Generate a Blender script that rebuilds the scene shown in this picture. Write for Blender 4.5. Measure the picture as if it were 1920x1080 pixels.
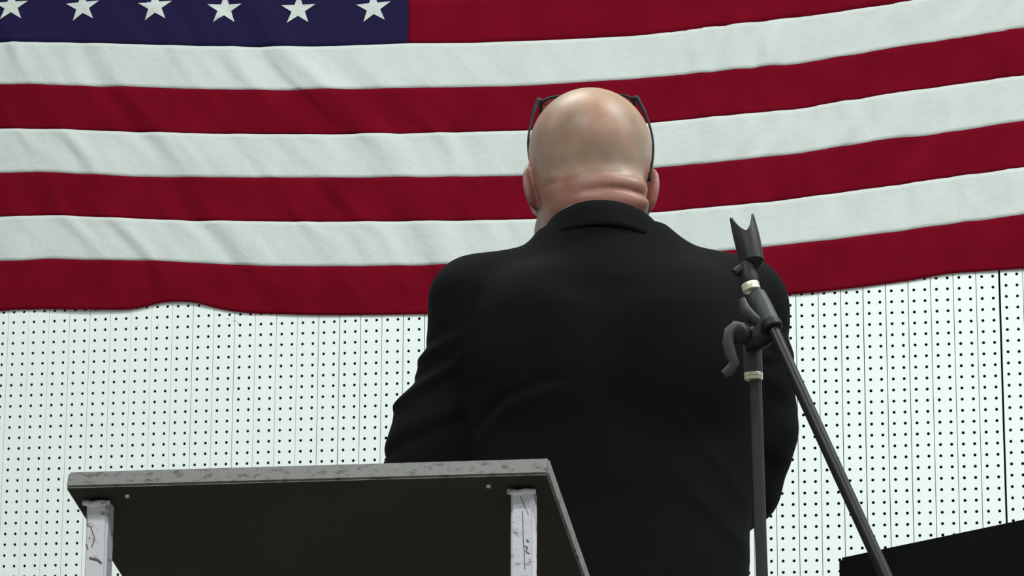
import bpy, bmesh, math, random
import numpy as np
from mathutils import Vector, Matrix
random.seed(7); RNG = np.random.default_rng(7)
for o in list(bpy.data.objects): bpy.data.objects.remove(o, do_unlink=True)
SC = bpy.context.scene; COL = SC.collection

# ------------------------------------------------------------------ camera
FPX = 5841.46                                   # focal length in pixels of a 1920 px wide frame
YAW, PITCH, ROLL = -0.188033564, 0.221980725, 0.0046770189
CAM = np.array([0.0, -6.91693471, 0.62])
_cy, _sy, _cp, _sp = math.cos(YAW), math.sin(YAW), math.cos(PITCH), math.sin(PITCH)
FWD = np.array([_sy*_cp, _cy*_cp, _sp]); RGT = np.array([_cy, -_sy, 0.0]); _u = np.cross(RGT, FWD)
HDG = np.array([_sy, _cy, 0.0])
CX = math.cos(ROLL)*RGT + math.sin(ROLL)*_u; CU = -math.sin(ROLL)*RGT + math.cos(ROLL)*_u
cd = bpy.data.cameras.new('camera'); cam = bpy.data.objects.new('camera', cd); COL.objects.link(cam)
cd.sensor_width = 36; cd.lens = FPX*36/1920; cd.clip_start = .05; cd.clip_end = 200
cam.matrix_world = Matrix(((CX[0], CU[0], -FWD[0], CAM[0]), (CX[1], CU[1], -FWD[1], CAM[1]), (CX[2], CU[2], -FWD[2], CAM[2]), (0, 0, 0, 1)))
SC.camera = cam

# ------------------------------------------------------------------ world, exposure
SC.view_settings.view_transform = 'Standard'; SC.view_settings.look = 'None'
SC.view_settings.exposure = 0.0; SC.view_settings.gamma = 1.0; SC.view_settings.use_curve_mapping = False
w = bpy.data.worlds.new('hall_light'); SC.world = w; w.use_nodes = True
w.node_tree.nodes['Background'].inputs[0].default_value = (.93, 1.0, .99, 1)
w.node_tree.nodes['Background'].inputs[1].default_value = .26
LAMPS = [((-1.75, -1.9, 4.45), 60), ((-4.6, -3.2, 4.45), 34), ((1.2, -2.6, 4.45), 105), ((4.6, -3.0, 4.45), 188), ((-1.3, -5.9, 4.45), 120), ((2.6, -6.3, 4.45), 140)]

def ray(px, py): return CX*((px-960)/FPX) + CU*((540-py)/FPX) + FWD
def at(px, py, hd):                              # a point seen at that pixel, hd metres ahead of the camera along the floor
    d = ray(px, py); return CAM + d*(hd/(d@HDG))
def on_y(px, py, Y):                             # the point seen at that pixel on the plane y = Y
    d = ray(px, py); return CAM + d*((Y-CAM[1])/d[1])

# ------------------------------------------------------------------ helpers
def tag(o, label=None, cat=None, group=None, kind=None):
    if label: o['label'] = label
    if cat: o['category'] = cat
    if group: o['group'] = group
    if kind: o['kind'] = kind
    return o
def empty(name, loc, rz=0):
    o = bpy.data.objects.new(name, None); COL.objects.link(o); o.location = loc; o.rotation_euler = (0, 0, rz); o.empty_display_size = .05
    bpy.context.view_layer.update(); return o
def link(name, me, mat, parent=None, local=False):
    o = bpy.data.objects.new(name, me); COL.objects.link(o)
    if mat is not None and not me.materials: me.materials.append(mat)
    if parent is not None:
        o.parent = parent
        if not local:
            bpy.context.view_layer.update(); o.matrix_parent_inverse = parent.matrix_world.inverted()
    return o
def mesh_from(v, f, smooth=False):
    me = bpy.data.meshes.new('m'); me.from_pydata([tuple(map(float, p)) for p in v], [], [tuple(map(int, q)) for q in f]); me.update()
    if smooth: me.polygons.foreach_set('use_smooth', [True]*len(me.polygons))
    return me
def bm_mesh(bm, smooth=False, angle=None):
    bmesh.ops.recalc_face_normals(bm, faces=bm.faces)
    me = bpy.data.meshes.new('m'); bm.to_mesh(me); bm.free()
    if smooth or angle: me.polygons.foreach_set('use_smooth', [True]*len(me.polygons))
    if angle: me.set_sharp_from_angle(angle=angle)
    return me
def add_box(bm, lo, hi, bev=0, M=None):
    r = bmesh.ops.create_cube(bm, size=1); vs = r['verts']
    for v in vs:
        v.co = Vector([lo[i] + (v.co[i]+.5)*(hi[i]-lo[i]) for i in range(3)])
    if bev:
        es = list({e for v in vs for e in v.link_edges}); b = bmesh.ops.bevel(bm, geom=es, offset=bev, segments=2, affect='EDGES')
        vs = list({v for f in b['faces'] for v in f.verts} | {v for v in vs if v.is_valid})
    if M is not None:
        for v in vs: v.co = M @ v.co
    return vs
def frame_of(d):
    d = Vector(d).normalized(); a = Vector((0, 0, 1)) if abs(d.z) < .95 else Vector((0, 1, 0))
    x = a.cross(d).normalized(); y = d.cross(x); return x, y, d
def add_tube(bm, pts, rad, seg=16, sx=1.0, cap=True):
    pts = [Vector(p) for p in pts]; n = len(pts); rad = rad if hasattr(rad, '__len__') else [rad]*n
    rings = []; px = None
    for i, p in enumerate(pts):
        d = (pts[min(i+1, n-1)]-pts[max(i-1, 0)])
        if d.length < 1e-9: d = (pts[-1]-pts[0])
        x, y, d = frame_of(d)
        if px is not None:
            x = (px - d*px.dot(d)).normalized(); y = d.cross(x)
        px = x
        rings.append([bm.verts.new(p + (x*math.cos(t)*sx + y*math.sin(t))*rad[i]) for t in [2*math.pi*k/seg for k in range(seg)]])
    for a, b in zip(rings, rings[1:]):
        for k in range(seg): bm.faces.new((a[k], a[(k+1) % seg], b[(k+1) % seg], b[k]))
    if cap: bm.faces.new(rings[0][::-1]); bm.faces.new(rings[-1])
def tube_obj(name, pts, rad, mat, parent, seg=18, sx=1.0, local=False):
    bm = bmesh.new(); add_tube(bm, pts, rad, seg, sx); return link(name, bm_mesh(bm, angle=math.radians(40)), mat, parent, local)
def profile_tube(name, a, b, prof, mat, parent, seg=22):          # lathe between two points: prof = [(t, r)]
    a, b = Vector(a), Vector(b); L = (b-a)
    bm = bmesh.new(); x, y, d = frame_of(L); rings = []
    for t, r in prof:
        p = a + L*t; rings.append([bm.verts.new(p + (x*math.cos(q) + y*math.sin(q))*r) for q in [2*math.pi*k/seg for k in range(seg)]])
    for u, v in zip(rings, rings[1:]):
        for k in range(seg): bm.faces.new((u[k], u[(k+1) % seg], v[(k+1) % seg], v[k]))
    bm.faces.new(rings[0][::-1]); bm.faces.new(rings[-1])
    return link(name, bm_mesh(bm, angle=math.radians(35)), mat, parent)

# ------------------------------------------------------------------ materials
def mat(name, col, rough=.6, metal=0, spec=.5, bump=None, var=None, sheen=0, coord='Object'):
    m = bpy.data.materials.new(name); m.use_nodes = True; nt = m.node_tree; b = nt.nodes['Principled BSDF']
    b.inputs['Base Color'].default_value = (*col, 1); b.inputs['Roughness'].default_value = rough; b.inputs['Metallic'].default_value = metal
    b.inputs['Specular IOR Level'].default_value = spec
    if sheen: b.inputs['Sheen Weight'].default_value = sheen; b.inputs['Sheen Roughness'].default_value = .5
    tc = nt.nodes.new('ShaderNodeTexCoord')
    if var:                                       # (scale, other colour, low, high)
        n = nt.nodes.new('ShaderNodeTexNoise'); n.inputs['Scale'].default_value = var[0]; n.inputs['Detail'].default_value = 5
        r = nt.nodes.new('ShaderNodeMapRange'); r.inputs[1].default_value = var[2]; r.inputs[2].default_value = var[3]
        x = nt.nodes.new('ShaderNodeMix'); x.data_type = 'RGBA'; x.inputs[6].default_value = (*col, 1); x.inputs[7].default_value = (*var[1], 1)
        nt.links.new(tc.outputs[coord], n.inputs['Vector']); nt.links.new(n.outputs[0], r.inputs[0]); nt.links.new(r.outputs[0], x.inputs[0]); nt.links.new(x.outputs[2], b.inputs['Base Color'])
    if bump:                                      # (scale, strength, distance)
        n = nt.nodes.new('ShaderNodeTexNoise'); n.inputs['Scale'].default_value = bump[0]; n.inputs['Detail'].default_value = 4
        k = nt.nodes.new('ShaderNodeBump'); k.inputs['Strength'].default_value = bump[1]; k.inputs['Distance'].default_value = bump[2]
        nt.links.new(tc.outputs[coord], n.inputs['Vector']); nt.links.new(n.outputs[0], k.inputs['Height']); nt.links.new(k.outputs[0], b.inputs['Normal'])
    return m
M_BOARD = mat('white_painted_hardboard', (.84, .89, .875), .55, spec=.3, var=(1.6, (.79, .85, .835), .35, .7), bump=(55, .12, .002))
M_BACK = mat('dark_wall_cavity', (.035, .035, .03), .9)
M_FLOOR = mat('polished_concrete', (.30, .29, .27), .45, var=(3, (.22, .215, .2), .3, .7))
M_CEIL = mat('ceiling_paint', (.72, .73, .71), .8)
M_RED = mat('red_cotton', (.160, .0045, .0140), .9, spec=0, var=(9, (.130, .0036, .0118), .35, .7), bump=(900, .25, .0006))
M_WHITE = mat('white_cotton', (.575, .615, .60), .9, spec=0, var=(11, (.535, .575, .56), .35, .72), bump=(75, .40, .0035))
M_BLUE = mat('navy_cotton', (.0175, .0135, .050), .9, spec=0, bump=(900, .25, .0006))
M_JACKET = mat('black_wool', (.0074, .0074, .0090), .9, spec=.06, var=(14, (.0062, .0062, .0076), .4, .7), bump=(420, .2, .001))
M_TROUS = mat('charcoal_trouser_wool', (.010, .010, .012), .9, spec=.2)
M_SHOE = mat('black_shoe_leather', (.012, .011, .010), .35)
M_SHIRT = mat('white_shirt_cotton', (.78, .80, .80), .8, spec=.2)
M_FRAME = mat('black_spectacle_frame', (.006, .006, .010), .5, spec=.25)
M_STAND = mat('black_powder_coat', (.030, .031, .032), .5, spec=.4)
M_BOOM = mat('gloss_black_tube', (.006, .006, .010), .42, spec=.28)
M_PLAS = mat('dark_grey_plastic', (.036, .042, .038), .55, spec=.35)
M_PLAS2 = mat('grey_lever_plastic', (.036, .037, .034), .5, spec=.35)
M_RUB = mat('black_rubber', (.0055, .0055, .0055), .55, spec=.3)
M_BRASS = mat('pale_brass_ring', (.80, .75, .60), .35, metal=.6)
M_SPK = mat('black_cabinet_paint', (.0045, .0045, .0055), .7, spec=.1, bump=(300, .2, .001))
M_GRILLE = mat('black_speaker_grille', (.012, .012, .013), .5)

def worn_metal(name, col, dark, amt):
    m = bpy.data.materials.new(name); m.use_nodes = True; nt = m.node_tree; b = nt.nodes['Principled BSDF']
    b.inputs['Roughness'].default_value = .5; b.inputs['Specular IOR Level'].default_value = .4
    tc = nt.nodes.new('ShaderNodeTexCoord'); mp = nt.nodes.new('ShaderNodeMapping'); mp.inputs['Scale'].default_value = (38, 38, 75)
    n = nt.nodes.new('ShaderNodeTexNoise'); n.inputs['Scale'].default_value = 1.6; n.inputs['Detail'].default_value = 7; n.inputs['Roughness'].default_value = .72
    r = nt.nodes.new('ShaderNodeValToRGB'); r.color_ramp.elements[0].position = amt; r.color_ramp.elements[0].color = (*dark, 1)
    r.color_ramp.elements[1].position = amt+.09; r.color_ramp.elements[1].color = (*col, 1)
    e = r.color_ramp.elements.new(.66); e.color = (*col, 1); e = r.color_ramp.elements.new(.8); e.color = tuple(c*1.18 for c in col)+(1,)
    nt.links.new(tc.outputs['Object'], mp.inputs[0]); nt.links.new(mp.outputs[0], n.inputs['Vector']); nt.links.new(n.outputs[0], r.inputs[0]); nt.links.new(r.outputs[0], b.inputs['Base Color'])
    k = nt.nodes.new('ShaderNodeBump'); k.inputs['Strength'].default_value = .25; k.inputs['Distance'].default_value = .001
    nt.links.new(n.outputs[0], k.inputs['Height']); nt.links.new(k.outputs[0], b.inputs['Normal'])
    return m
M_LTOP = worn_metal('scuffed_grey_paint', (.185, .185, .175), (.075, .07, .065), .395)
M_LLEG = worn_metal('scuffed_grey_paint_lit', (.66, .66, .71), (.17, .16, .17), .355)  # scuffed like the top; brighter tone stands for light on the leg fronts
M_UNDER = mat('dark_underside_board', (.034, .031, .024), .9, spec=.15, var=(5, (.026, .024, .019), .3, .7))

# ------------------------------------------------------------------ setting
floor = link('floor', mesh_from([(-9, -11, 0), (9, -11, 0), (9, .3, 0), (-9, .3, 0), (-9, -11, -.1), (9, -11, -.1), (9, .3, -.1), (-9, .3, -.1)], [(0, 1, 2, 3), (7, 6, 5, 4), (0, 4, 5, 1), (1, 5, 6, 2), (2, 6, 7, 3), (3, 7, 4, 0)]), M_FLOOR)
tag(floor, 'bare grey concrete floor of the hall', 'floor', kind='structure')
CEIL_Z = 4.7
ceil = link('ceiling', mesh_from([(-9, -11, CEIL_Z), (9, -11, CEIL_Z), (9, .3, CEIL_Z), (-9, .3, CEIL_Z), (-9, -11, CEIL_Z+.1), (9, -11, CEIL_Z+.1), (9, .3, CEIL_Z+.1), (-9, .3, CEIL_Z+.1)], [(3, 2, 1, 0), (4, 5, 6, 7), (0, 1, 5, 4), (1, 2, 6, 5), (2, 3, 7, 6), (3, 0, 4, 7)]), M_CEIL)
tag(ceil, 'plain pale ceiling of the hall', 'ceiling', kind='structure')
IN = .0254; X0 = -2.55115102; Z0 = .62 + 1.5754575       # hole column 0, hole row 0 on the wall
wall = link('wall_back', mesh_from([(-9, .022, 0), (9, .022, 0), (9, .022, CEIL_Z), (-9, .022, CEIL_Z), (-9, .15, 0), (9, .15, 0), (9, .15, CEIL_Z), (-9, .15, CEIL_Z)], [(0, 1, 2, 3), (7, 6, 5, 4), (0, 4, 5, 1), (2, 6, 7, 3), (1, 5, 6, 2), (3, 7, 4, 0)]), M_BACK)
tag(wall, 'white pegboard wall behind the flag, grooved every second hole column', 'wall', kind='structure')
def plank_mesh(bot_row, top_row, hole_r=.0037, T=.005):
    v, f = [], []; n = 10; h = IN/2
    def cell(cx, cz):
        b = len(v)
        for k in range(n):
            a = 2*math.pi*(k+.5)/n; v.append((cx+hole_r*math.cos(a), 0, cz+hole_r*math.sin(a)))
        for k in range(n):
            a = 2*math.pi*(k+.5)/n; v.append((cx+hole_r*math.cos(a), T, cz+hole_r*math.sin(a)))
        c = len(v); v.extend([(cx+h, 0, cz+h), (cx-h, 0, cz+h), (cx-h, 0, cz-h), (cx+h, 0, cz-h)])
        for k in range(n): f.append((b+k, b+n+k, b+n+(k+1) % n, b+(k+1) % n))
        q = [[], [], [], []]
        for k in range(n):
            a = (2*math.pi*(k+.5)/n) % (2*math.pi); q[int(a // (math.pi/2)) % 4].append(b+k)
        for j in range(4):
            nxt = q[(j+1) % 4][0]; loop = q[j]
            for a0, a1 in zip(loop, loop[1:]): f.append((a0, a1, c+j))
            f.append((loop[-1], nxt, c+(j+1) % 4, c+j))
    for r in range(-bot_row, top_row+1):
        for cx in (-h, h): cell(cx, r*IN)
    z0, z1 = (-bot_row-.5)*IN, (top_row+.5)*IN; w_ = IN
    b = len(v); v.extend([(-w_, 0, z0), (w_, 0, z0), (w_, 0, z1), (-w_, 0, z1), (-w_, T, z0), (w_, T, z0), (w_, T, z1), (-w_, T, z1)])
    f.extend([(b, b+4, b+7, b+3), (b+1, b+2, b+6, b+5), (b+2, b+3, b+7, b+6), (b, b+1, b+5, b+4)])
    me = mesh_from(v, f); bm = bmesh.new(); bm.from_mesh(me); bmesh.ops.remove_doubles(bm, verts=bm.verts, dist=1e-5); bmesh.ops.recalc_face_normals(bm, faces=bm.faces); bm.to_mesh(me); bm.free(); return me
BOT_ROW = int((Z0-.02)/IN)-1
pm = plank_mesh(BOT_ROW, int((CEIL_Z-Z0)/IN)-1); pm.materials.append(M_BOARD)
NPL = 0
for k in range(-42, 98):
    xc = X0 + (2*k+1.5)*IN; dz = 0; seam = 0
    if k >= 46: xc += .0028; dz = .003          # the next sheet starts here, a little higher, after an open joint
    o = link('plank', pm, M_BOARD, wall, local=True)
    g = random.uniform(.0006, .0014)
    if 15 <= k <= 24 or 36 <= k <= 46: g += .0006
    o.location = (xc + random.uniform(-.0001, .0001), random.uniform(-.0003, .0003), Z0+dz); o.scale.x = 1-g/.0508; NPL += 1

for pts in ([(437, 601), (444, 602.5)], [(445, 605), (449, 608)], [(254, 613.5), (261, 610)], [(294, 612.5), (298, 608.5)], [(424, 598), (430, 597.5)]):   # pencil-like scuffs under the flag
    bm = bmesh.new(); add_tube(bm, [on_y(a, b, .0002) for a, b in pts], .0007, 6); link('scuff_mark', bm_mesh(bm), mat('grey_scuff', (.25, .24, .23), .9) if 'grey_scuff' not in bpy.data.materials else bpy.data.materials['grey_scuff'], wall)

# ------------------------------------------------------------------ ceiling lights
def lamp(loc, watt):
    r = empty('ceiling_light', loc)
    bm = bmesh.new(); add_box(bm, (-.75, -.16, .03), (.75, .16, .14), .01); h = link('housing', bm_mesh(bm), M_CEIL, r, local=True)
    bm = bmesh.new(); add_box(bm, (-.015, -.015, .14), (.015, .015, CEIL_Z-loc[2])); link('hanger', bm_mesh(bm), M_CEIL, r, local=True)
    dm = bpy.data.materials.get('lit_diffuser') or mat('lit_diffuser', (.9, .9, .9), .5)
    b = dm.node_tree.nodes['Principled BSDF']; b.inputs['Emission Color'].default_value = (.95, 1, .98, 1); b.inputs['Emission Strength'].default_value = 4
    bm = bmesh.new(); add_box(bm, (-.73, -.145, .012), (.73, .145, .03), .004); link('diffuser', bm_mesh(bm), dm, r, local=True)
    l = bpy.data.lights.new('ceiling_light_glow', 'AREA'); l.shape = 'RECTANGLE'; l.size = 1.45; l.size_y = .28; l.energy = watt; l.color = (.95, 1.0, .98)
    lo = bpy.data.objects.new('glow', l); COL.objects.link(lo); lo.parent = r; lo.location = (0, 0, .005)
    return r
for (loc, wt), wh in zip(LAMPS, ('above and beyond the bald man', 'far to the left of the flag', 'right of the loudspeaker', 'farthest to the right', 'above the camera side of the lectern', 'behind the camera to the right')):
    tag(lamp(loc, wt), 'long white fluorescent ceiling light hanging '+wh, 'ceiling light', 'ceiling lights of the hall')

# ------------------------------------------------------------------ flag
B = [
 [(-60, 80), (0, 79.5), (120, 79.5), (200, 82), (290, 84.5), (400, 87), (530, 88.3), (640, 86), (762, 81), (866, 81), (985, 77.5), (1086, 73), (1212, 65), (1320, 54), (1446, 39), (1603, 19), (1713, 2), (1920, -32), (2010, -45)],
 [(-60, 158), (0, 158), (60, 158), (150, 161), (250, 163), (362, 167), (500, 169), (640, 167.5), (792, 164), (834, 163.7), (992, 161), (1181, 148), (1330, 136.5), (1493, 120), (1603, 103), (1698, 86), (1824, 67), (1920, 53), (2010, 38)],
 [(-60, 240), (0, 241), (83, 242), (208, 246), (367, 251), (575, 252), (740, 251), (792, 249), (985, 245), (1215, 231), (1330, 221), (1493, 205), (1603, 188), (1698, 171.5), (1920, 142), (2010, 129)],
 [(-60, 324), (0, 324), (75, 322), (242, 331), (400, 333), (625, 333), (792, 332), (976, 329), (1225, 315), (1330, 306.5), (1521, 285), (1666, 261), (1792, 247), (1896, 230), (2010, 213)],
 [(-60, 408), (0, 406.7), (92, 403), (172, 406.7), (294, 411.7), (361, 414), (581, 416.5), (860, 414), (985, 411), (1240, 398), (1434, 380), (1600, 359), (1729, 340), (1920, 315), (2010, 303)],
 [(-60, 490), (0, 489), (42, 489), (89, 484.5), (155, 487), (239, 488), (305, 490), (460, 497), (491, 499.5), (685, 499), (841, 496), (1100, 487), (1346, 472), (1434, 463), (1560, 450), (1740, 426), (1920, 403), (2010, 391)],
 [(-60, 585), (0, 582.5), (25, 580), (83, 579), (167, 580.5), (236, 580.5), (264, 577), (292, 568.6), (319, 565), (347, 565), (369, 567), (403, 577), (441, 584), (478, 587), (581, 589.7), (659, 590), (810, 588), (1100, 575), (1475, 552), (1533, 547), (1619, 537), (1703, 525.5), (1778, 512), (1920, 503), (2010, 496)]]
YF = -.0085
XL = on_y(-52, 300, YF)[0]; XR = on_y(1990, 300, YF)[0]; XCAN = on_y(765, 60, YF)[0]
def smooth_tab(T):
    P = np.array([on_y(a, b, YF) for a, b in T]); xs = P[:, 0]; zs = P[:, 2]
    g = np.linspace(XL-.1, XR+.1, 600); z = np.interp(g, xs, zs)
    s = np.polyfit(xs[-4:], zs[-4:], 1); z = np.where(g > xs[-1], np.polyval(s, g), z)
    ker = np.hanning(17); ker /= ker.sum(); zp = np.pad(z, 8, mode='edge'); return g, np.convolve(zp, ker, 'valid')
ZB = []
for T in B: gx, z = smooth_tab(T); ZB.append(z)
SH = .109                                        # height of one stripe further up
def zrow(row, x):                                # row 0 = bottom of the canton; positive downwards in stripes
    if row >= 0:
        i = min(int(row), 5); t = row-i
        return np.interp(x, gx, ZB[i])*(1-t) + np.interp(x, gx, ZB[i+1])*t
    mean = np.interp(x, gx, ZB[0]); return mean - row*SH
def n1(s, seed):                                 # smooth 1-D noise
    r = np.random.default_rng(seed).uniform(-1, 1, 512); i = np.floor(s).astype(int); t = s-i; t = t*t*(3-2*t); return r[i % 512]*(1-t) + r[(i+1) % 512]*t
def yflag(x, z):
    x = np.asarray(x, float); z = np.asarray(z, float)
    u = (x-XL)/(XR-XL)
    lean = np.interp(u, [0, .3, .5, .62, 1], [.62, .80, .45, -.05, -.38])    # how wrinkles lean
    s = x + lean*(z-2.4)
    d = .0040*n1(s*13, 1) + .0030*n1(s*27+.9*n1(z*9, 5), 2) + .0016*n1(s*58+1.5*n1(z*12+x*3, 8), 3) + .0007*n1(s*120+2*n1(z*15, 9), 10)
    d *= (.40 + .85*np.abs(n1(x*3.7+z*6.1, 4)))*(1.25+.75*u)
    d += .0016*n1(x*5.1-z*7.3, 7)*n1(z*11+x*2, 11)
    d = .8*d + .0022*n1(x*2.1+z*1.3, 6)
    zb = np.interp(x, gx, ZB[6]); wq = np.clip(1-(z-zb)/.075, 0, 1); wq = wq*wq*(3-2*wq); d = d*(1-.6*wq) + .0052*wq
    # the lower hem lifts away from the wall near the left, and curls up beside it
    c = on_y(165, 560, YF); e = np.exp(-((x-c[0])/.11)**2)*np.clip((2.31-z)/.12, 0, 1)**2; d -= .006*e
    c = on_y(333, 545, YF); e2 = np.exp(-((x-c[0])/.075)**2)*np.exp(-((z-(c[2]-.01))/.045)**2); d += -.003*e2
    d = YF + d; return -.0028 - .0018*np.log1p(np.exp((-.0028-d)/.0018))
flag = empty('flag', ((XL+XR)/2, 0, float(zrow(6, np.array([(XL+XR)/2]))[0])))
tag(flag, 'large United States flag hung flat across the white pegboard wall', 'flag')
def cloth(name, x0, x1, r0, r1, m, nv=9, off=0.0, step=.0115):
    nu = int((x1-x0)/step); xs = np.linspace(x0, x1, nu+1); V = []
    for j in range(nv+1):
        z = zrow(r0+(r1-r0)*j/nv, xs) if r1 <= 0 or r0 >= 0 else None
        V.append(np.c_[xs, yflag(xs, z)-off, z])
    V = np.concatenate(V); n = nu+1
    F = [(j*n+i, (j+1)*n+i, (j+1)*n+i+1, j*n+i+1) for j in range(nv) for i in range(nu)]
    o = link(name, mesh_from(V, F, True), m, flag); md = o.modifiers.new('cloth_thickness', 'SOLIDIFY'); md.thickness = .0012; md.offset = 0
    return o
for k in range(13):                              # from the bottom: red, white, ...
    row1 = 6-k; row0 = row1-1; m = M_RED if k % 2 == 0 else M_WHITE
    e = .02
    if row1 <= 0: cloth('red_stripe' if m is M_RED else 'white_stripe', XCAN, XR, row0, row1, m, off=.0003*(k % 2))
    else: cloth('red_stripe' if m is M_RED else 'white_stripe', XL, XR, row0, row1, m, nv=12, off=.0003*(k % 2))
cloth('canton', XL, XCAN, -7, 0, M_BLUE, nv=60)
# seams: a narrow doubled hem line along each joint
def seam(row, x0, x1, m, wd=.0012, off=.0004):
    xs = np.linspace(x0, x1, int((x1-x0)/.0115)+1); z = zrow(row, xs); n = len(xs)
    V = np.concatenate([np.c_[xs, yflag(xs, z+wd)-off, z+wd], np.c_[xs, yflag(xs, z)-off-.0003, z], np.c_[xs, yflag(xs, z-.0004)-.0004, z-.0004]])
    F = [(j*n+i, (j+1)*n+i, (j+1)*n+i+1, j*n+i+1) for j in range(2) for i in range(n-1)]
    link('seam', mesh_from(V, F, True), m, flag)
for r in range(0, 6): seam(r, XL if r else XCAN, XR, M_WHITE if r % 2 else M_RED)
seam(0, XL, XCAN, M_BLUE); seam(6, XL, XR, M_RED)
PXM = 768.0
def star(cx, cz, R=.0445, sq=.89):
    ang = RNG.uniform(-.06, .06); ring = []
    for k in range(10):
        rr = R if k % 2 == 0 else R*.385; a = math.pi/2 + k*math.pi/5 + ang; ring.append((cx+rr*math.cos(a), cz+rr*math.sin(a)*sq))
    ring = np.array(ring); c = np.array([cx, cz]); P = [c]; NR = 6
    for q in range(1, NR+1): P += [ring[k]*(q/NR)+c*(1-q/NR) for k in range(10)]
    P = np.array(P); V = np.c_[P[:, 0], yflag(P[:, 0], P[:, 1])-.0024, P[:, 1]]
    F = [(0, 1+(k+1) % 10, 1+k) for k in range(10)] + [(1+q*10+k, 1+q*10+(k+1) % 10, 11+q*10+(k+1) % 10, 11+q*10+k) for q in range(NR-1) for k in range(10)]
    o = link('star', mesh_from(V, F), M_WHITE, flag); md = o.modifiers.new('t', 'SOLIDIFY'); md.thickness = .0011; md.offset = 0
SP = [(22, 13), (156, 14), (291.5, 13.5), (421, 17.5), (559.5, 18.5), (700.5, 15)]
S6 = [on_y(a, b, YF) for a, b in SP]
for r in range(9):
    if r % 2 == 0:
        for p in S6: star(p[0], p[2] + r*.0725)
    else:
        for a, b in zip(S6, S6[1:]): star((a[0]+b[0])/2, (a[2]+b[2])/2 + r*.0725)

# ------------------------------------------------------------------ implicit surfaces (for the person)
def surface(F, xs, ys, zs, smooth=2):
    S = F < 0; nx, ny, nz = F.shape
    c = np.zeros((nx-1, ny-1, nz-1), np.int8)
    for i in (0, 1):
        for j in (0, 1):
            for k in (0, 1): c += S[i:nx-1+i, j:ny-1+j, k:nz-1+k]
    act = (c > 0) & (c < 8); I, J, K = np.nonzero(act); n = len(I)
    idx = -np.ones(act.shape, np.int32); idx[I, J, K] = np.arange(n)
    P = np.zeros((n, 3)); cnt = np.zeros(n)
    ax = (xs, ys, zs)
    for a in range(3):
        o1, o2 = [q for q in range(3) if q != a]
        for u in (0, 1):
            for v in (0, 1):
                A = [I, J, K]; off = [0, 0, 0]; off[o1] = u; off[o2] = v
                a0 = [A[q]+off[q] for q in range(3)]; a1 = list(a0); a1[a] = a1[a]+1
                f0 = F[tuple(a0)]; f1 = F[tuple(a1)]; m = (f0 < 0) != (f1 < 0)
                t = np.where(m, f0/np.where(m, f0-f1, 1), 0)
                for q in range(3):
                    p = ax[q][a0[q]] + ((ax[q][a1[q]]-ax[q][a0[q]])*t if q == a else 0); P[:, q] += np.where(m, p, 0)
                cnt += m
    P /= cnt[:, None]
    faces = []
    for a in range(3):
        o1, o2 = [(1, 2), (2, 0), (0, 1)][a]
        sl0 = [slice(1, -1)]*3; sl1 = [slice(1, -1)]*3; sl0[a] = slice(0, -1); sl1[a] = slice(1, None)
        s0, s1 = S[tuple(sl0)], S[tuple(sl1)]; E = np.nonzero(s0 != s1); fl = s0[E]
        base = [E[0].copy(), E[1].copy(), E[2].copy()]
        for q in range(3):
            if q != a: base[q] = base[q]+1
        quad = []
        for du, dv in ((-1, -1), (0, -1), (0, 0), (-1, 0)):
            t = [b.copy() for b in base]; t[o1] += du; t[o2] += dv; quad.append(idx[tuple(t)])
        Q = np.stack(quad, 1); Q[~fl] = Q[~fl][:, ::-1]; faces.append(Q)
    Q = np.concatenate(faces)
    for _ in range(smooth):
        acc = np.zeros_like(P); ct = np.zeros(n)
        for a, b in ((0, 1), (1, 2), (2, 3), (3, 0)):
            for s, t in ((a, b), (b, a)):
                for q in range(3): acc[:, q] += np.bincount(Q[:, s], P[Q[:, t], q], n)
                ct += np.bincount(Q[:, s], minlength=n)
        P = .5*P + .5*acc/ct[:, None]
    return P, Q
def np_mesh(P, Q):
    me = bpy.data.meshes.new('m'); me.vertices.add(len(P)); me.vertices.foreach_set('co', P.astype(np.float32).ravel())
    me.loops.add(len(Q)*4); me.loops.foreach_set('vertex_index', Q.astype(np.int32).ravel())
    me.polygons.add(len(Q)); me.polygons.foreach_set('loop_start', np.arange(0, len(Q)*4, 4, dtype=np.int32))
    me.update(calc_edges=True); me.validate(); me.polygons.foreach_set('use_smooth', [True]*len(me.polygons)); return me
f32 = np.float32
def grid(xs, ys, zs): return [a.astype(f32) for a in np.meshgrid(xs, ys, zs, indexing='ij', sparse=True)]
def axis(*seg):                                   # (start, end, step), ... joined
    out = []
    for a, b, s in seg: out.append(np.linspace(a, b, max(2, int(round((b-a)/s))+1))[(1 if out else 0):])
    return np.concatenate(out)
def rc(G, a, b, ra, rb, sy=1.0):
    x, y, z = G; a = np.array(a, float); b = np.array(b, float); d = b-a; L = d@d
    h = ((x-f32(a[0]))*f32(d[0]/L) + (y-f32(a[1]))*f32(d[1]/L) + (z-f32(a[2]))*f32(d[2]/L)); np.clip(h, 0, 1, out=h)
    return np.sqrt((x-f32(a[0])-h*f32(d[0]))**2 + ((y-f32(a[1])-h*f32(d[1]))*f32(sy))**2 + (z-f32(a[2])-h*f32(d[2]))**2) - (f32(ra)+h*f32(rb-ra))
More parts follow.
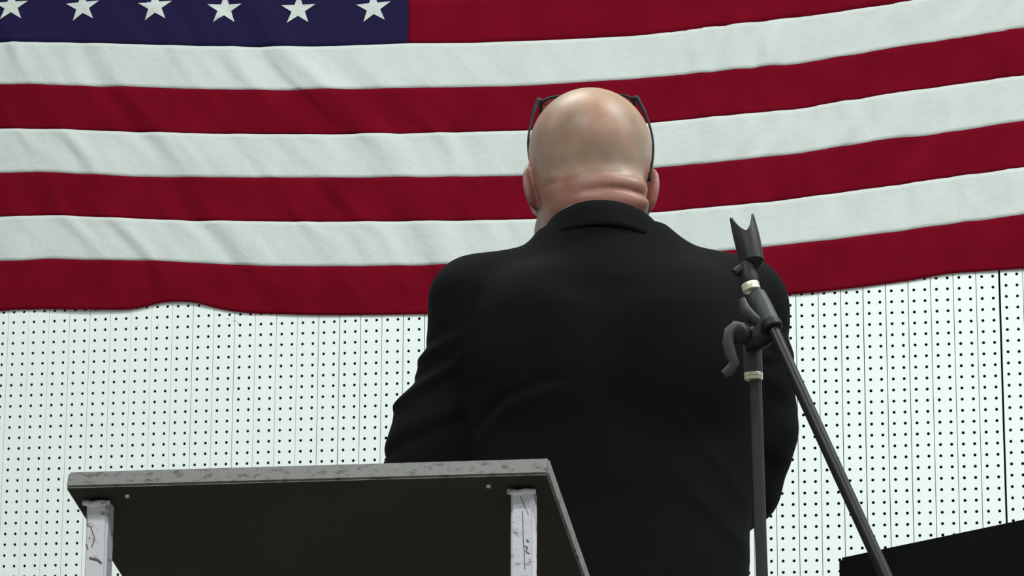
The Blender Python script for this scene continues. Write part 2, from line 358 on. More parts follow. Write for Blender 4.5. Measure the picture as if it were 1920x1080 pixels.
def ell(G, c, r, rot=None):
    x, y, z = [g-f32(q) for g, q in zip(G, c)]
    if rot is not None:
        R = np.array(rot.to_matrix().transposed()) if hasattr(rot, 'to_matrix') else rot
        x, y, z = [f32(R[i][0])*x + f32(R[i][1])*y + f32(R[i][2])*z for i in range(3)]
    k0 = np.sqrt((x/f32(r[0]))**2 + (y/f32(r[1]))**2 + (z/f32(r[2]))**2); k1 = np.sqrt((x/f32(r[0]**2))**2 + (y/f32(r[1]**2))**2 + (z/f32(r[2]**2))**2)
    return k0*(k0-1)/np.maximum(k1, f32(1e-6))
def smin(a, b, k):
    k = f32(k); h = np.clip(f32(.5)+f32(.5)*(b-a)/k, 0, 1); return b*(1-h) + a*h - k*h*(1-h)
def smax(a, b, k): return -smin(-a, -b, k)
def gs(t, w): return np.exp(-(t/f32(w))**2)

HD = 4.10                                          # how far ahead of the camera the man stands
ORG = at(1145, 600, HD); ORG[2] = 0
def loc(px, py, hd):
    p = at(px, py, hd)-ORG; return np.array([p@RGT, p@HDG, p[2]])

# --- the body: head, neck, trunk, arms, hands, legs in one surface
xs = axis((-.36, -.15, .012), (-.15, .11, .0032), (.11, .34, .012))
ys = axis((-.19, -.11, .010), (-.11, .17, .0034), (.17, .39, .0055))
zs = axis((.0, 1.09, .016), (1.09, 1.27, .0050), (1.27, 1.56, .012), (1.56, 1.85, .0030))
G = grid(xs, ys, zs); X, Y, Z = G
HC = (-.0265, .028, 1.7435)
d = ell(G, HC, (.0848, .104, .0870))
d = smin(d, ell(G, (-.028, .050, 1.700), (.066, .090, .090)), .02)              # lower skull, cheeks
d = smin(d, ell(G, (-.036, .070, 1.640), (.067, .070, .052)), .02)              # jaw and chin
d = smin(d, rc(G, (-.0280, .006, 1.70), (-.014, -.006, 1.56), .0690, .0735), .024)  # neck
d = smin(d, ell(G, (-.010, -.046, 1.652), (.060, .030, .017)), .026)            # roll of neck fat
d = smin(d, ell(G, (-.010, -.042, 1.679), (.056, .029, .011)), .022)
zc1 = f32(1.6885) - f32(2.9)*(X-f32(.000))**2 ; zc2 = f32(1.6665) - f32(3.2)*(X-f32(.006))**2
back = np.clip((f32(-.012)-Y)/f32(.030), 0, 1)
sg = lambda t: 1/(1+np.exp(-t))
d = d + back*(f32(.0018)*gs(Z-zc1, .0034)*sg((X+f32(.050))*90)*sg((f32(.036)-X)*110) + f32(.0034)*gs(Z-zc2, .0030)*sg((X+f32(.036))*80)*sg((f32(.050)-X)*110))
# face
d = smin(d, rc(G, (-.030, .135, 1.715), (-.031, .163, 1.672), .010, .0135), .012)  # nose
d = smin(d, rc(G, (-.065, .118, 1.728), (.008, .118, 1.728), .014, .014), .015)    # brow
for sx in (-.062, .004):
    d = smax(d, -ell(G, (sx, .146, 1.710), (.017, .016, .011)), .010); d = smin(d, ell(G, (sx, .122, 1.709), (.0125, .0125, .0115)), .003)
d = smin(d, rc(G, (-.053, .134, 1.634), (-.012, .134, 1.634), .0075, .0075), .008)  # lips
d = d + f32(.003)*gs(Z-f32(1.6345), .0022)*np.clip((Y-f32(.12))*60, 0, 1)
# ears
from mathutils import Euler
for s, cx, cz in ((-1, -.1050, 1.690), (1, .0530, 1.686)):
    e = ell(G, (cx, .020, cz), (.0080, .026, .0350), Euler((math.radians(-8), math.radians(9*s), math.radians(27*s))))
    e = smin(e, ell(G, (cx-.006*s, .034, cz-.018), (.010, .018, .017)), .006)
    c = ell(G, (cx+.0085*s, .032, cz+.006), (.0075, .016, .023), Euler((0, 0, math.radians(27*s))))
    e = smax(e, -c, .004)
    d = smin(d, e, .004)
# trunk, limbs
d = smin(d, rc(G, (-.09, .0, 1.525), (.09, .0, 1.525), .062, .062), .05)
d = smin(d, ell(G, (0, .02, 1.30), (.165, .115, .27)), .05)
d = smin(d, ell(G, (0, .02, 1.02), (.160, .120, .15)), .05)
SHL, ELL_, WRL = (-.172, .0, 1.515), (-.238, .035, 1.285), (-.075, .265, 1.185)
SHR, ELR, WRR = (.178, .0, 1.510), (.183, .055, 1.285), (.030, .270, 1.180)
for a, b, c_ in ((SHL, ELL_, WRL), (SHR, ELR, WRR)):
    d = smin(d, rc(G, a, b, .050, .042), .03); d = smin(d, rc(G, b, c_, .042, .027), .015)
# hands: one folded over the other in front of the belly
def hand(d, w_, dirx):
    p = np.array([w_[0]+.045*dirx, w_[1]+.030, w_[2]-.012])
    d = smin(d, rc(G, w_, p, .024, .026, 1.25), .012)
    for k in range(4):
        q0 = p + np.array([.018*dirx, .016, .026-.0175*k]); L = (.040, .046, .043, .034)[k]
        q1 = q0 + np.array([.9*L*dirx, .30*L, -.12*L]); q2 = q1 + np.array([.62*L*dirx, -.62*L, -.05*L])
        d = smin(d, rc(G, q0, q1, .0092, .0085), .0035); d = smin(d, rc(G, q1, q2, .0084, .0072), .002)
    t0 = p + np.array([-.010*dirx, -.004, .024]); t1 = t0 + np.array([.022*dirx, .008, .028]); t2 = t1 + np.array([.026*dirx, .004, .010])
    d = smin(d, rc(G, t0, t1, .0115, .0100), .006); return smin(d, rc(G, t1, t2, .0098, .0085), .003)
d = hand(d, WRL, 1)
d = hand(d, (WRR[0], WRR[1]+.030, WRR[2]-.035), -1)
for s in (-1, 1):
    d = smin(d, rc(G, (s*.092, .02, .93), (s*.105, .03, .52), .088, .060), .04); d = smin(d, rc(G, (s*.105, .03, .52), (s*.11, .0, .09), .058, .040), .02)
    d = smin(d, rc(G, (s*.11, .0, .055), (s*.125, .13, .04), .038, .032), .02)
P, Q = surface(d, xs, ys, zs, 3)
body_me = np_mesh(P, Q)
# skin colour: tan crown, grey shadow of shaved hair round the sides and back, ruddy neck and ears, grey beard stubble
x, y, z = P[:, 0], P[:, 1], P[:, 2]
def st(a, b, t): q = np.clip((t-a)/(b-a), 0, 1); return q*q*(3-2*q)
base = np.array([.335, .220, .140]); col = np.tile(base, (len(P), 1))
def mixc(col, c, m): return col*(1-m[:, None]) + np.array(c)*m[:, None]
dist_crown = np.sqrt(((x+.026)/1.0)**2 + ((y-.03)/1.25)**2)
hairline = z + .25*(y+.05)                          # lower at the back
stub = st(1.790, 1.755, z+.30*np.maximum(0, y)-.10*np.abs(x+.026)) * st(1.672, 1.695, z)
stub *= .75+.25*np.sin(x*90+z*60)
col = mixc(col, (.285, .212, .165), .85*stub*(y < .11))
col = mixc(col, (.35, .195, .135), .6*np.exp(-(((x+.020)/.030)**2 + ((z-1.775)/.022)**2))*(y < .05))
col = mixc(col, (.255, .118, .092), .9*st(1.698, 1.672, z)*(y < .09))
ear = (np.minimum(np.abs(x+.112), np.abs(x-.060)) < .016) & (np.abs(z-1.683) < .042) & (y < .07) & (y > -.02)
col = mixc(col, (.30, .140, .115), .85*ear.astype(float))
beard = st(1.672, 1.655, z)*st(.015, .045, y)*(z > 1.56)
col = mixc(col, (.22, .21, .20), .75*beard)
ca = body_me.color_attributes.new('skin', 'FLOAT_COLOR', 'POINT'); ca.data.foreach_set('color', np.c_[col, np.ones(len(P))].astype(np.float32).ravel())
M_SKIN = mat('skin', tuple(base), .45, spec=.36, bump=(160, .12, .0012)); nt = M_SKIN.node_tree; bs = nt.nodes['Principled BSDF']
an = nt.nodes.new('ShaderNodeAttribute'); an.attribute_name = 'skin'
nz = nt.nodes.new('ShaderNodeTexNoise'); nz.inputs['Scale'].default_value = 38; nz.inputs['Detail'].default_value = 4
mr = nt.nodes.new('ShaderNodeMapRange'); mr.inputs[1].default_value = .3; mr.inputs[2].default_value = .7; mr.inputs[3].default_value = .86; mr.inputs[4].default_value = 1.1
mx = nt.nodes.new('ShaderNodeMix'); mx.data_type = 'RGBA'; mx.blend_type = 'MULTIPLY'; mx.inputs[0].default_value = 1
tc = nt.nodes.new('ShaderNodeTexCoord'); nt.links.new(tc.outputs['Object'], nz.inputs['Vector']); nt.links.new(nz.outputs[0], mr.inputs[0])
nt.links.new(an.outputs['Color'], mx.inputs[6]); nt.links.new(mr.outputs[0], mx.inputs[7]); n2 = nt.nodes.new('ShaderNodeTexNoise'); n2.inputs['Scale'].default_value = 17; n2.inputs['Detail'].default_value = 3; nt.links.new(tc.outputs['Object'], n2.inputs['Vector'])
m2 = nt.nodes.new('ShaderNodeMapRange'); m2.inputs[1].default_value = .42; m2.inputs[2].default_value = .70; nt.links.new(n2.outputs[0], m2.inputs[0])
m3 = nt.nodes.new('ShaderNodeMix'); m3.data_type = 'RGBA'; m3.blend_type = 'MULTIPLY'; m3.inputs[7].default_value = (1.06, .84, .80, 1)
nt.links.new(m2.outputs[0], m3.inputs[0]); nt.links.new(mx.outputs[2], m3.inputs[6]); nt.links.new(m3.outputs[2], bs.inputs['Base Color'])
bs.inputs['Subsurface Weight'].default_value = .12; bs.inputs['Subsurface Radius'].default_value = (.012, .005, .003); bs.inputs['Subsurface Scale'].default_value = .6
person = link('person', body_me, M_SKIN); person.location = ORG; person.rotation_euler = (0, 0, -YAW)
tag(person, 'bald man in a black suit jacket standing with his back turned, facing the flag', 'person')
bpy.context.view_layer.update()

# --- jacket
xs = axis((-.35, .30, .0048)); ys = axis((-.20, .34, .0055)); zs = axis((.76, 1.35, .0065), (1.35, 1.68, .0045)); G = grid(xs, ys, zs); X, Y, Z = G
tz = [.74, .85, 1.00, 1.12, 1.22, 1.32, 1.42, 1.50, 1.56, 1.62]
A = np.interp(zs, tz, [.222, .216, .196, .184, .187, .199, .208, .205, .17, .12]).astype(f32)[None, None, :]
Bv = np.interp(zs, tz, [.160, .155, .148, .142, .140, .140, .138, .130, .115, .09]).astype(f32)[None, None, :]
Cx = np.interp(zs, tz, [0, 0, 0, -.002, -.002, -.002, 0, 0, 0, 0]).astype(f32)[None, None, :]
Cy = np.interp(zs, tz, [.02, .02, .02, .02, .022, .02, .012, .008, .005, .0]).astype(f32)[None, None, :]
q = (np.abs((X-Cx)/A)**f32(2.35) + np.abs((Y-Cy)/Bv)**f32(2.35))**f32(1/2.35)
d = (q-1)*np.minimum(A, Bv)
d = smax(d, Z-f32(1.575), .05); d = smax(d, f32(.785)-Z, .008)
d = smin(d, rc(G, (-.060, .0, 1.556), (-.178, .0, 1.528), .058, .0590), .030)
d = smin(d, rc(G, (.060, .0, 1.556), (.172, .0, 1.534), .056, .0560), .035)
d = smin(d, rc(G, (-.045, -.02, 1.575), (.045, -.02, 1.575), .056, .056), .03)
d = smin(d, ell(G, (-.080, -.066, 1.45), (.085, .060, .09)), .06); d = smin(d, ell(G, (.080, -.066, 1.45), (.085, .060, .09)), .06)   # shoulder blades
def arm(pts, rr, ridges, outx):
    e = None
    for (a, b, r0, r1) in zip(pts, pts[1:], rr, rr[1:]):
        t = rc(G, a, b, r0, r1); e = t if e is None else smin(e, t, .02)
    return e
eL = arm([(-.181, .004, 1.520), (-.185, .008, 1.462), (-.231, .028, 1.350), (-.238, .036, 1.290), (-.085, .250, 1.190)], [.0600, .0575, .0610, .0640, .042], None, -1)
eR = arm([(.178, .004, 1.512), (.184, .020, 1.43), (.189, .036, 1.36), (.171, .050, 1.286), (.040, .255, 1.185)], [.0600, .0590, .0605, .0560, .042], None, 1)
# sleeve folds
def fold(e, X_, zc, w_, amp, slope, xr): return e - f32(amp)*gs(Z-f32(zc)-f32(slope)*(X_-f32(xr)), w_)
for zc, w_, amp, sl in ((1.463, .005, -.0030, .35), (1.450, .006, .0055, .35), (1.424, .005, -.0040, .5), (1.409, .007, .0070, .5), (1.386, .007, -.0020, .5), (1.356, .012, .0040, .45), (1.337, .0045, -.0030, .4), (1.318, .012, .002, .3)):
    eL = fold(eL, X, zc, w_, amp, sl, -.25)
for zc, w_, amp, sl in ((1.480, .008, -.0025, -.5), (1.462, .010, .003, -.5), (1.437, .007, -.003, -.4), (1.40, .014, .002, -.5), (1.31, .016, .003, -.5)):
    eR = fold(eR, X, zc, w_, amp, sl, .24)
k = np.where(Z > f32(1.44), f32(.03), f32(.012))
def sminv(a, b, k): h = np.clip(f32(.5)+f32(.5)*(b-a)/k, 0, 1); return b*(1-h) + a*h - k*h*(1-h)
d = sminv(d, eL, k); d = sminv(d, eR, k)
# drape lines on the back: the arc running from the left arm to the middle, soft diagonal pulls at the right waist, the centre seam
bk = np.clip((f32(.02)-Y)/f32(.05), 0, 1)
arcx = X + f32(.192); arcz = f32(1.300) + f32(.094)*np.sqrt(np.clip(1-((X+f32(.060))/f32(.130))**2, 0, 1)); inside = ((X > -.189) & (X < -.045)).astype(f32)
fade = np.clip((f32(-.045)-X)/f32(.05), 0, 1)
d = d + bk*inside*fade*(f32(.0040)*gs(Z-arcz, .0055) - f32(.0022)*gs(Z-arcz+f32(.014), .012))
d = d - bk*f32(.0018)*(gs(Z-f32(1.22)+f32(.9)*(X-f32(.14)), .014) + gs(Z-f32(1.28)+f32(1.1)*(X-f32(.15)), .012)*f32(.7))*np.clip((X-f32(.06))*20, 0, 1)
d = d + bk*f32(.0012)*gs(X-f32(.010), .0028)*np.clip((f32(1.58)-Z)*20, 0, 1)
d = d - bk*f32(.002)*gs(Z-f32(1.49)-f32(.25)*np.abs(X), .03)
# neck opening
cone = rc(G, (-.012, -.006, 1.535), (-.012, -.004, 1.628), .114, .0840); cone = smax(cone, Z-f32(1.618)-f32(.10)*(-Y), .006)
cone = smax(cone, Y-f32(.045), .02)
d = smin(d, cone, .020)
nk = rc(G, (-.016, .0, 1.54), (-.022, .005, 1.75), .0775, .0775)
d = smax(d, -nk, .006)
P, Q = surface(d, xs, ys, zs, 2)
jacket = link('jacket', np_mesh(P, Q), M_JACKET, person, local=True); jacket['label'] = 'black wool suit jacket with creased sleeves'
# collar: a folded band round the neck, higher at the nape
def band(name, cx, cy, rx, ry, ztop, prof, mat_, parent, t0=-200, t1=20, n=72):
    V, F = [], []; m = len(prof)
    for i in range(n+1):
        t = math.radians(t0+(t1-t0)*i/n); c, s = math.cos(t), math.sin(t); zt = ztop(c, s)
        for (dr, dz) in prof: V.append((cx+(rx+dr)*c, cy+(ry+dr)*s, zt+dz))
    for i in range(n):
        for j in range(m): F.append((i*m+j, (i+1)*m+j, (i+1)*m+(j+1) % m, i*m+(j+1) % m))
    F.append(tuple(range(m-1, -1, -1))); F.append(tuple(n*m+j for j in range(m)))
    return link(name, mesh_from(V, F, True), mat_, parent, local=True)
def zt(c, s):                                        # s = -1 at the nape, +1 at the throat
    b = (1-s)/2; return 1.530 + .1145*b**.62 - .004*c
collar = band('collar', -.010, -.002, .0785, .0835, zt, [(0, 0), (.002, .0018), (.0045, .0005), (.0085, -.012), (.0135, -.028), (.0150, -.034), (.010, -.036), (.004, -.036), (.0, -.045)], M_JACKET, jacket, -215, 35)
def zt2(c, s): return zt(c, s) - .0004 - .0046*c
band('shirt_collar', -.0105, -.002, .0768, .0822, zt2, [(0, 0), (.001, .0007), (.002, 0), (.0025, -.04), (-.001, -.04)], M_SHIRT, person, -215, 35)
# --- trousers and shoes
xs = axis((-.28, .28, .011)); ys = axis((-.17, .22, .011)); zs = axis((.03, 1.04, .012)); G = grid(xs, ys, zs); X, Y, Z = G
d = ell(G, (0, .02, .95), (.182, .140, .15))
for s in (-1, 1): d = smin(d, rc(G, (s*.095, .02, .90), (s*.108, .025, .50), .104, .082), .03); d = smin(d, rc(G, (s*.108, .025, .50), (s*.112, .0, .13), .082, .068), .02)
d = smax(d, Z-f32(1.0), .01); d = smax(d, f32(.055)-Z, .006)
d = d + f32(.003)*np.sin(Z*70+X*20)*np.clip((f32(.3)-Z)*6, 0, 1)
P, Q = surface(d, xs, ys, zs, 1); link('trousers', np_mesh(P, Q), M_TROUS, person, local=True)
for s in (-1, 1):
    xs = axis((s*.118-.07, s*.118+.07, .006)); ys = axis((-.10, .24, .006)); zs = axis((-.01, .13, .006)); G = grid(xs, ys, zs)
    d = smin(rc(G, (s*.112, -.025, .045), (s*.124, .15, .036), .043, .043), ell(G, (s*.112, -.01, .075), (.046, .055, .045)), .02); d = smax(d, f32(.002)-G[2], .003)
    P, Q = surface(d, xs, ys, zs, 1); link('shoe', np_mesh(P, Q), M_SHOE, person, local=True)

# ------------------------------------------------------------------ glasses pushed up on his head
HL, HR = loc(1011, 187, HD+.065), loc(1193, 182, HD+.065)
gl = empty('eyeglasses', (0, 0, 0))
gl.location = ORG; gl.rotation_euler = (0, 0, -YAW); bpy.context.view_layer.update()
tag(gl, 'black-framed eyeglasses pushed up on top of the bald head', 'eyeglasses')
M_LENS = bpy.data.materials.new('clear_lens'); M_LENS.use_nodes = True; nt = M_LENS.node_tree; nt.nodes.clear()
out = nt.nodes.new('ShaderNodeOutputMaterial'); tr = nt.nodes.new('ShaderNodeBsdfTransparent'); gg = nt.nodes.new('ShaderNodeBsdfGlossy'); gg.inputs['Roughness'].default_value = .03
fr = nt.nodes.new('ShaderNodeFresnel'); fr.inputs[0].default_value = 1.55; ms = nt.nodes.new('ShaderNodeMixShader'); ms.inputs[0].default_value = .12; tr.inputs[0].default_value = (.95, .97, .97, 1)
nt.links.new(tr.outputs[0], ms.inputs[1]); nt.links.new(gg.outputs[0], ms.inputs[2]); nt.links.new(ms.outputs[0], out.inputs[0])
DN = np.array([0, .669, -.743]); LH = .036                # the lens plane hangs forward and down from the brow bar
mid = (HL+HR)/2; ux = (HR-HL)/np.linalg.norm(HR-HL); W = np.linalg.norm(HR-HL)
def fp(u, v): return mid + ux*u + DN*v + np.array([0, 1, 0])*(.006-.006*(2*u/W)**2) + np.array([0, 0, 1])*(.008-.008*(2*u/W)**2)
def lens_loop(sgn, grow=0):
    pts = []
    for k in range(28):
        a = 2*math.pi*k/28; c, s = math.cos(a), math.sin(a); ex = .5
        u = sgn*.0365 + (.0285+grow)*math.copysign(abs(c)**ex, c); v = LH/2 + (LH/2+grow)*math.copysign(abs(s)**ex, s); pts.append(fp(u, v))
    return pts
bm = bmesh.new()
for sgn in (-1, 1):
    L = lens_loop(sgn); add_tube(bm, L+[L[0]], .0021, 8, cap=False)
add_tube(bm, [fp(-.0088, .008), fp(-.004, .005), fp(.004, .005), fp(.0088, .008)], .0022, 8)
for sgn, hh in ((-1, HL), (1, HR)): add_tube(bm, [fp(sgn*.060, .004), (fp(sgn*.063, .006)+hh)/2, hh], [.0026, .0032, .0036], 8)
link('frame', bm_mesh(bm, smooth=True), M_FRAME, gl, local=True)
for sgn in (-1, 1):
    L = lens_loop(sgn, -.0006); V = [fp(sgn*.036, LH/2)] + L; F = [(0, 1+k, 1+(k+1) % 28) for k in range(28)]
    o = link('lens', mesh_from(V, F, True), M_LENS, gl, local=True); md = o.modifiers.new('t', 'SOLIDIFY'); md.thickness = .0016
for T in ([HL, loc(1003, 203, HD+.060), loc(996, 230, HD+.052), loc(990.5, 262, HD+.040), loc(992, 292, HD+.028), loc(998, 320, HD+.012), loc(1004, 346, HD+.004)],
          [HR, loc(1203, 200, HD+.060), loc(1215, 226, HD+.051), loc(1223, 256, HD+.040), loc(1225, 285, HD+.028), loc(1222, 312, HD+.014), loc(1217, 338, HD+.004)]):
    n = len(T); bm = bmesh.new(); fine = []
    for i in range((n-1)*5+1):
        t = i/5; k = min(int(t), n-2); s = t-k; p0, p1, p2, p3 = T[max(k-1, 0)], T[k], T[k+1], T[min(k+2, n-1)]
        fine.append(.5*((2*p1)+(-p0+p2)*s+(2*p0-5*p1+4*p2-p3)*s*s+(-p0+3*p1-3*p2+p3)*s**3))
    add_tube(bm, fine, [(.0040 if i < 3 else .0031 if i < 8 else .0019) for i in range(len(fine))], 8, .8); link('temple', bm_mesh(bm, smooth=True), M_FRAME, gl, local=True)

# ------------------------------------------------------------------ lectern
RF = at(1030, 858, 3.27); YL = RF[1]; LF = on_y(128, 884, YL)
x0, x1 = LF[0], RF[0]; ztop = (RF[2]+LF[2])/2; TH = .0195; SL = math.radians(18.8); DEP = .46
lec = empty('lectern', ((x0+x1)/2, YL+.2, 0)); tag(lec, 'scuffed grey metal lectern with a slanted top and square legs', 'lectern')
rollz = math.atan2(RF[2]-LF[2], x1-x0)
Mt = Matrix.Translation(Vector(((x0+x1)/2, YL, ztop))) @ Matrix.Rotation(-rollz, 4, 'Y') @ Matrix.Rotation(-SL, 4, 'X')
Wd = x1-x0
bm = bmesh.new(); add_box(bm, (-Wd/2, 0, -TH), (Wd/2, DEP, 0), .0022)
def placed(o):
    o.parent = None; o.matrix_world = Mt; bpy.context.view_layer.update(); o.parent = lec; o.matrix_parent_inverse = lec.matrix_world.inverted(); return o
top = placed(link('slanted_top', bm_mesh(bm), M_LTOP))
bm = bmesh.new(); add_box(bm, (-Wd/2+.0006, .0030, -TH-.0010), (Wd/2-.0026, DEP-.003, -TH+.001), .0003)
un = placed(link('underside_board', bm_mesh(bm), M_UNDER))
def under_z(x, y):                                  # height of the underside at a place on the floor
    p = Mt @ Vector((0, 0, -TH)); n = (Mt.to_3x3() @ Vector((0, 0, 1))); return p.z - (n.x*(x-p.x)+n.y*(y-p.y))/n.z
LW = .0245; legs = []
for nm, px in (('L', 179.5), ('R', 978)):
    yy = YL+.016; xx = on_y(px, 1000 if nm == 'L' else 990, yy)[0]; legs.append(xx)
for xx in legs:
    for yy, zz in ((YL+.017, 0), (YL+DEP*math.cos(SL)-.05, 0)):
        h = under_z(xx, yy)-.004
        bm = bmesh.new(); add_box(bm, (xx-LW/2, yy, 0), (xx+LW/2, yy+LW, h), .0025); lg = link('leg', bm_mesh(bm), M_LLEG, lec)
        zt_ = under_z(xx, yy)
        bm = bmesh.new(); add_tube(bm, [(xx-LW/2-.003, yy-.001, zt_-.006), (xx-.004, yy-.0025, zt_-.0085), (xx+.005, yy-.002, zt_-.0065), (xx+LW/2+.003, yy-.001, zt_-.007)], [.0030, .0038, .0032, .0028], 8)
        link('weld', bm_mesh(bm, smooth=True), M_LLEG, lg)
for pts, rr in (([(974, 924), (978, 936), (985, 952), (991, 965)], .0004), ([(980, 958), (981, 1010), (983, 1040), (984, 1068)], .00045), ([(988, 1012), (991, 1016)], .0011), ([(984, 1024), (989, 1026), (986, 1034), (992, 1038)], .0008), ([(170, 988), (178, 1010), (172, 1026)], .0006), ([(168, 1046), (184, 1050), (190, 1056)], .0013), ([(162, 1020), (165, 1030)], .0007)):   # scratches on the near legs
    bm = bmesh.new(); add_tube(bm, [on_y(a, b, YL+.0170) for a, b in pts], rr, 6); link('scratch', bm_mesh(bm), bpy.data.materials.get('dark_scratch') or mat('dark_scratch', (.10, .09, .09), .7), lec)
for xx in legs:
    bm = bmesh.new(); add_box(bm, (xx-LW/2, YL+.04, .05), (xx+LW/2, YL+DEP*math.cos(SL)-.05, .05+LW), .002); link('foot_rail', bm_mesh(bm), M_LLEG, lec)
bm = bmesh.new(); add_box(bm, (legs[0]+LW/2, YL+.2, .05), (legs[1]-LW/2, YL+.2+LW, .05+LW), .002); link('cross_rail', bm_mesh(bm), M_LLEG, lec)
for px, py in ((239, 926), (916, 908)):              # small bright screw heads under the top
    p = Vector(on_y(px, py, YL+.012)); p.z = under_z(p.x, p.y)-.003
    bm = bmesh.new(); add_tube(bm, [p+Vector((0, 0, .002)), p+Vector((0, 0, -.0012))], .0026, 10); link('screw', bm_mesh(bm), M_BRASS, lec)

# ------------------------------------------------------------------ microphone stand
MH = 3.60
def mp(px, py, dh=0): return Vector(at(px, py, MH+dh))
pa, pb = mp(1416.5, 700), mp(1428.7, 1080); dirp = (pb-pa).normalized(); foot = pa + dirp*((pa.z-.06)/-dirp.z)
ms_ = empty('microphone_stand', (foot.x, foot.y, 0)); tag(ms_, 'black boom microphone stand with an empty clip, in front of the dark jacket', 'microphone stand')
tube_obj('pole', [pa, foot], .0070, M_STAND, ms_)
pol2 = pa + dirp*.75; tube_obj('lower_tube', [pol2, foot], .0105, M_STAND, ms_)
profile_tube('height_clutch', pol2-dirp*.03, pol2+dirp*.05, [(0, .009), (.05, .0135), (.5, .016), (.95, .0145), (1, .011)], M_RUB, ms_)
for a in (105, 345, 250):
    c_, s_ = math.cos(math.radians(a)), math.sin(math.radians(a)); h0 = foot + Vector((0, 0, .16))
    lg = tube_obj('leg', [h0+Vector((c_*.015, s_*.015, 0)), Vector((foot.x+c_*.25, foot.y+s_*.25, .012))], .0075, M_STAND, ms_)
    tube_obj('rubber_foot', [Vector((foot.x+c_*.235, foot.y+s_*.235, .019)), Vector((foot.x+c_*.265, foot.y+s_*.265, .011))], .0105, M_RUB, lg)
profile_tube('leg_hub', foot+Vector((0, 0, .20)), foot+Vector((0, 0, .10)), [(0, .012), (.1, .02), (.9, .02), (1, .013)], M_RUB, ms_)
# silver ring, upper sleeve
profile_tube('ring', mp(1412.5, 699), mp(1413, 713), [(0, .0105), (.08, .0112), (.40, .0112), (.48, .0098), (.55, .0112), (.92, .0108), (1, .009)], M_BRASS, ms_)
profile_tube('upper_sleeve', mp(1410, 628), mp(1412.5, 701), [(0, .0095), (.12, .0112), (.9, .0110), (1, .0104)], M_PLAS, ms_)
# boom: from the clip down to the right, coming a little nearer
b0, b1 = mp(1419, 553, -.012), mp(1660.5, 1080, -.16); bd = (b1-b0).normalized()
b2 = b1 + bd*.25
tube_obj('boom', [b0+bd*.045, b2], .0074, M_BOOM, ms_)
profile_tube('counterweight', b2-bd*.10, b2+bd*.01, [(0, .010), (.08, .021), (.92, .021), (1, .012)], M_RUB, ms_)
bs0, bs1 = b0-bd*.003, b0+bd*.050
profile_tube('boom_sleeve', bs0, bs1, [(0, .0085), (.05, .0105), (.35, .0118), (.86, .0122), (.9, .0132), (1, .0130)], M_PLAS, ms_)
profile_tube('sleeve_collar', bs0+(bs1-bs0)*.84, bs0+(bs1-bs0)*1.05, [(0, .0120), (.2, .0132), (.85, .0132), (1, .011)], M_RUB, ms_)
# swivel clamp joining boom and pole
sw = [mp(1395, 640, -.014), mp(1420, 634, -.016), mp(1447, 622, -.020)]
tube_obj('swivel', [sw[0], sw[1], sw[2]], [.0125, .0150, .0120], M_RUB, ms_)
tube_obj('clamp_bracket', [mp(1392, 562, -.020), mp(1397, 580, -.026), mp(1410, 596, -.030), mp(1424, 605, -.030), mp(1420, 618, -.028), mp(1412, 632, -.024)], [.0050, .0075, .0080, .0070, .0065, .0060], M_PLAS2, ms_, sx=.75)
kn = profile_tube('clamp_knob', mp(1393, 627, -.020), mp(1382, 625, -.046), [(0, .0115), (.15, .0125), (.75, .0125), (.92, .0105), (1, .006)], M_RUB, ms_)
tube_obj('clamp_lever', [mp(1396, 612, -.036), mp(1380, 611, -.042), mp(1368, 622, -.044), mp(1365, 642, -.045), mp(1370, 664, -.044), mp(1377, 680, -.042), mp(1369, 693, -.042), mp(1357, 702, -.042)], [.0040, .0062, .0072, .0076, .0074, .0066, .0062, .0050], M_PLAS2, ms_, sx=.62)
# threaded end with brass ring, hinge and clip
profile_tube('brass_ring', mp(1410, 546, -.012), mp(1405.5, 531, -.010), [(0, .0088), (.1, .0105), (.45, .0108), (.5, .0098), (.56, .0108), (.9, .0106), (1, .0090)], M_BRASS, ms_)
profile_tube('clip_base', mp(1406, 533, -.010), mp(1397, 492, -.006), [(0, .0098), (.06, .0112), (.35, .0115), (.5, .0100), (.8, .0092), (1, .0075)], M_RUB, ms_)
wing = tube_obj('hinge_screw', [mp(1378, 512, -.012), mp(1388, 506, -.010), mp(1409, 500, -.006)], [.0050, .0062, .0050], M_RUB, ms_, seg=12)
c0, c1 = mp(1411, 492, -.004), mp(1391, 408, .020); ax = (c1-c0); Lc = ax.length; ax.normalize()
tow = Vector(-FWD); sx_ = ax.cross(tow).normalized(); ny = sx_.cross(ax).normalized()       # ny points towards the camera
bm = bmesh.new(); NA, NT = 40, 16; R0, R1 = .0140, .0148; th = .0028; gap = math.radians(48)
outer, inner = [], []
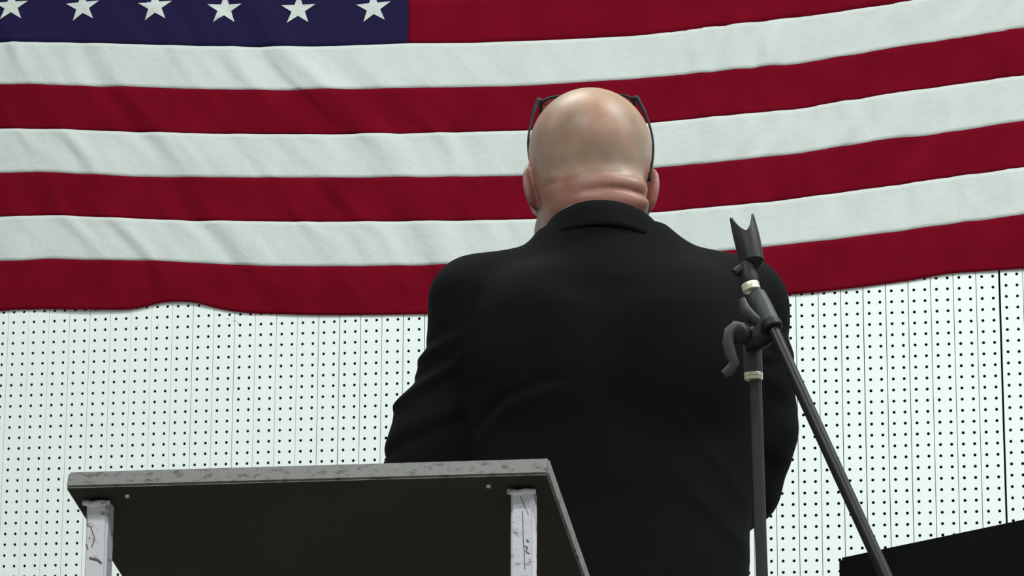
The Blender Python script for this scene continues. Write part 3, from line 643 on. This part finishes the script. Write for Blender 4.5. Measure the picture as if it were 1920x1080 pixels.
for i in range(NA+1):
    a = gap + (2*math.pi-2*gap)*i/NA                  # angle from the far side (open) round the near side
    near = abs(a-math.pi)                              # 0 on the near side
    notch = .44*max(0, 1-(near/1.22)**1.3) + .30*max(0, (near-1.55)/.75)**1.5
    ro, ri = [], []
    for j in range(NT+1):
        t = j/NT; Lt = Lc*(1-notch)*t
        r = R0+(R1-R0)*t + .0012*math.sin(t*math.pi); dirv = -ny*math.cos(a)*1.0 + sx_*math.sin(a)
        ro.append(bm.verts.new(c0+ax*Lt+dirv*r)); ri.append(bm.verts.new(c0+ax*Lt+dirv*(r-th)))
    outer.append(ro); inner.append(ri)
for i in range(NA):
    for j in range(NT):
        bm.faces.new((outer[i][j], outer[i+1][j], outer[i+1][j+1], outer[i][j+1])); bm.faces.new((inner[i][j], inner[i][j+1], inner[i+1][j+1], inner[i+1][j]))
    bm.faces.new((outer[i][NT], outer[i+1][NT], inner[i+1][NT], inner[i][NT])); bm.faces.new((outer[i][0], inner[i][0], inner[i+1][0], outer[i+1][0]))
for i in (0, NA):
    for j in range(NT): bm.faces.new((outer[i][j], outer[i][j+1], inner[i][j+1], inner[i][j]))
clip = link('microphone_clip', bm_mesh(bm, angle=math.radians(40)), M_RUB, ms_)
profile_tube('clip_floor', c0-ax*.004, c0+ax*.006, [(0, .010), (.3, .0142), (.9, .0146), (1, .012)], M_RUB, clip)

# ------------------------------------------------------------------ loudspeaker at the lower right
A_ = at(1570, 1046, 3.85); ZT = A_[2]
# direction of its long side: level, rising in the picture to the right because it comes nearer
Bp = None
for hd in np.linspace(3.84, 2.2, 500):
    p = at(1920, 973, hd)
    if p[2] <= ZT: Bp = p; break
dv = (Bp-A_)[:2]; ang = math.atan2(dv[1], dv[0]); Lb = max(.62, np.linalg.norm(dv)+.12)
sp = empty('loudspeaker', (A_[0], A_[1], 0), ang); tag(sp, 'black boxy loudspeaker cabinet at the lower right, its top edge slanting upward', 'loudspeaker')
bm = bmesh.new(); add_box(bm, (0, 0, 0), (Lb, .46, ZT), .004); link('cabinet', bm_mesh(bm), M_SPK, sp, local=True)
bm = bmesh.new(); add_box(bm, (Lb-.002, .03, .05), (Lb+.012, .43, ZT-.04), .006); link('grille', bm_mesh(bm), M_GRILLE, sp, local=True)
bm = bmesh.new(); add_box(bm, (Lb*.42, -.006, .62), (Lb*.62, .004, .70), .004); link('handle_plate', bm_mesh(bm), M_RUB, sp, local=True)
print('planks', NPL, 'lectern', x0, x1, ztop, 'spk', ang, Lb, ZT)
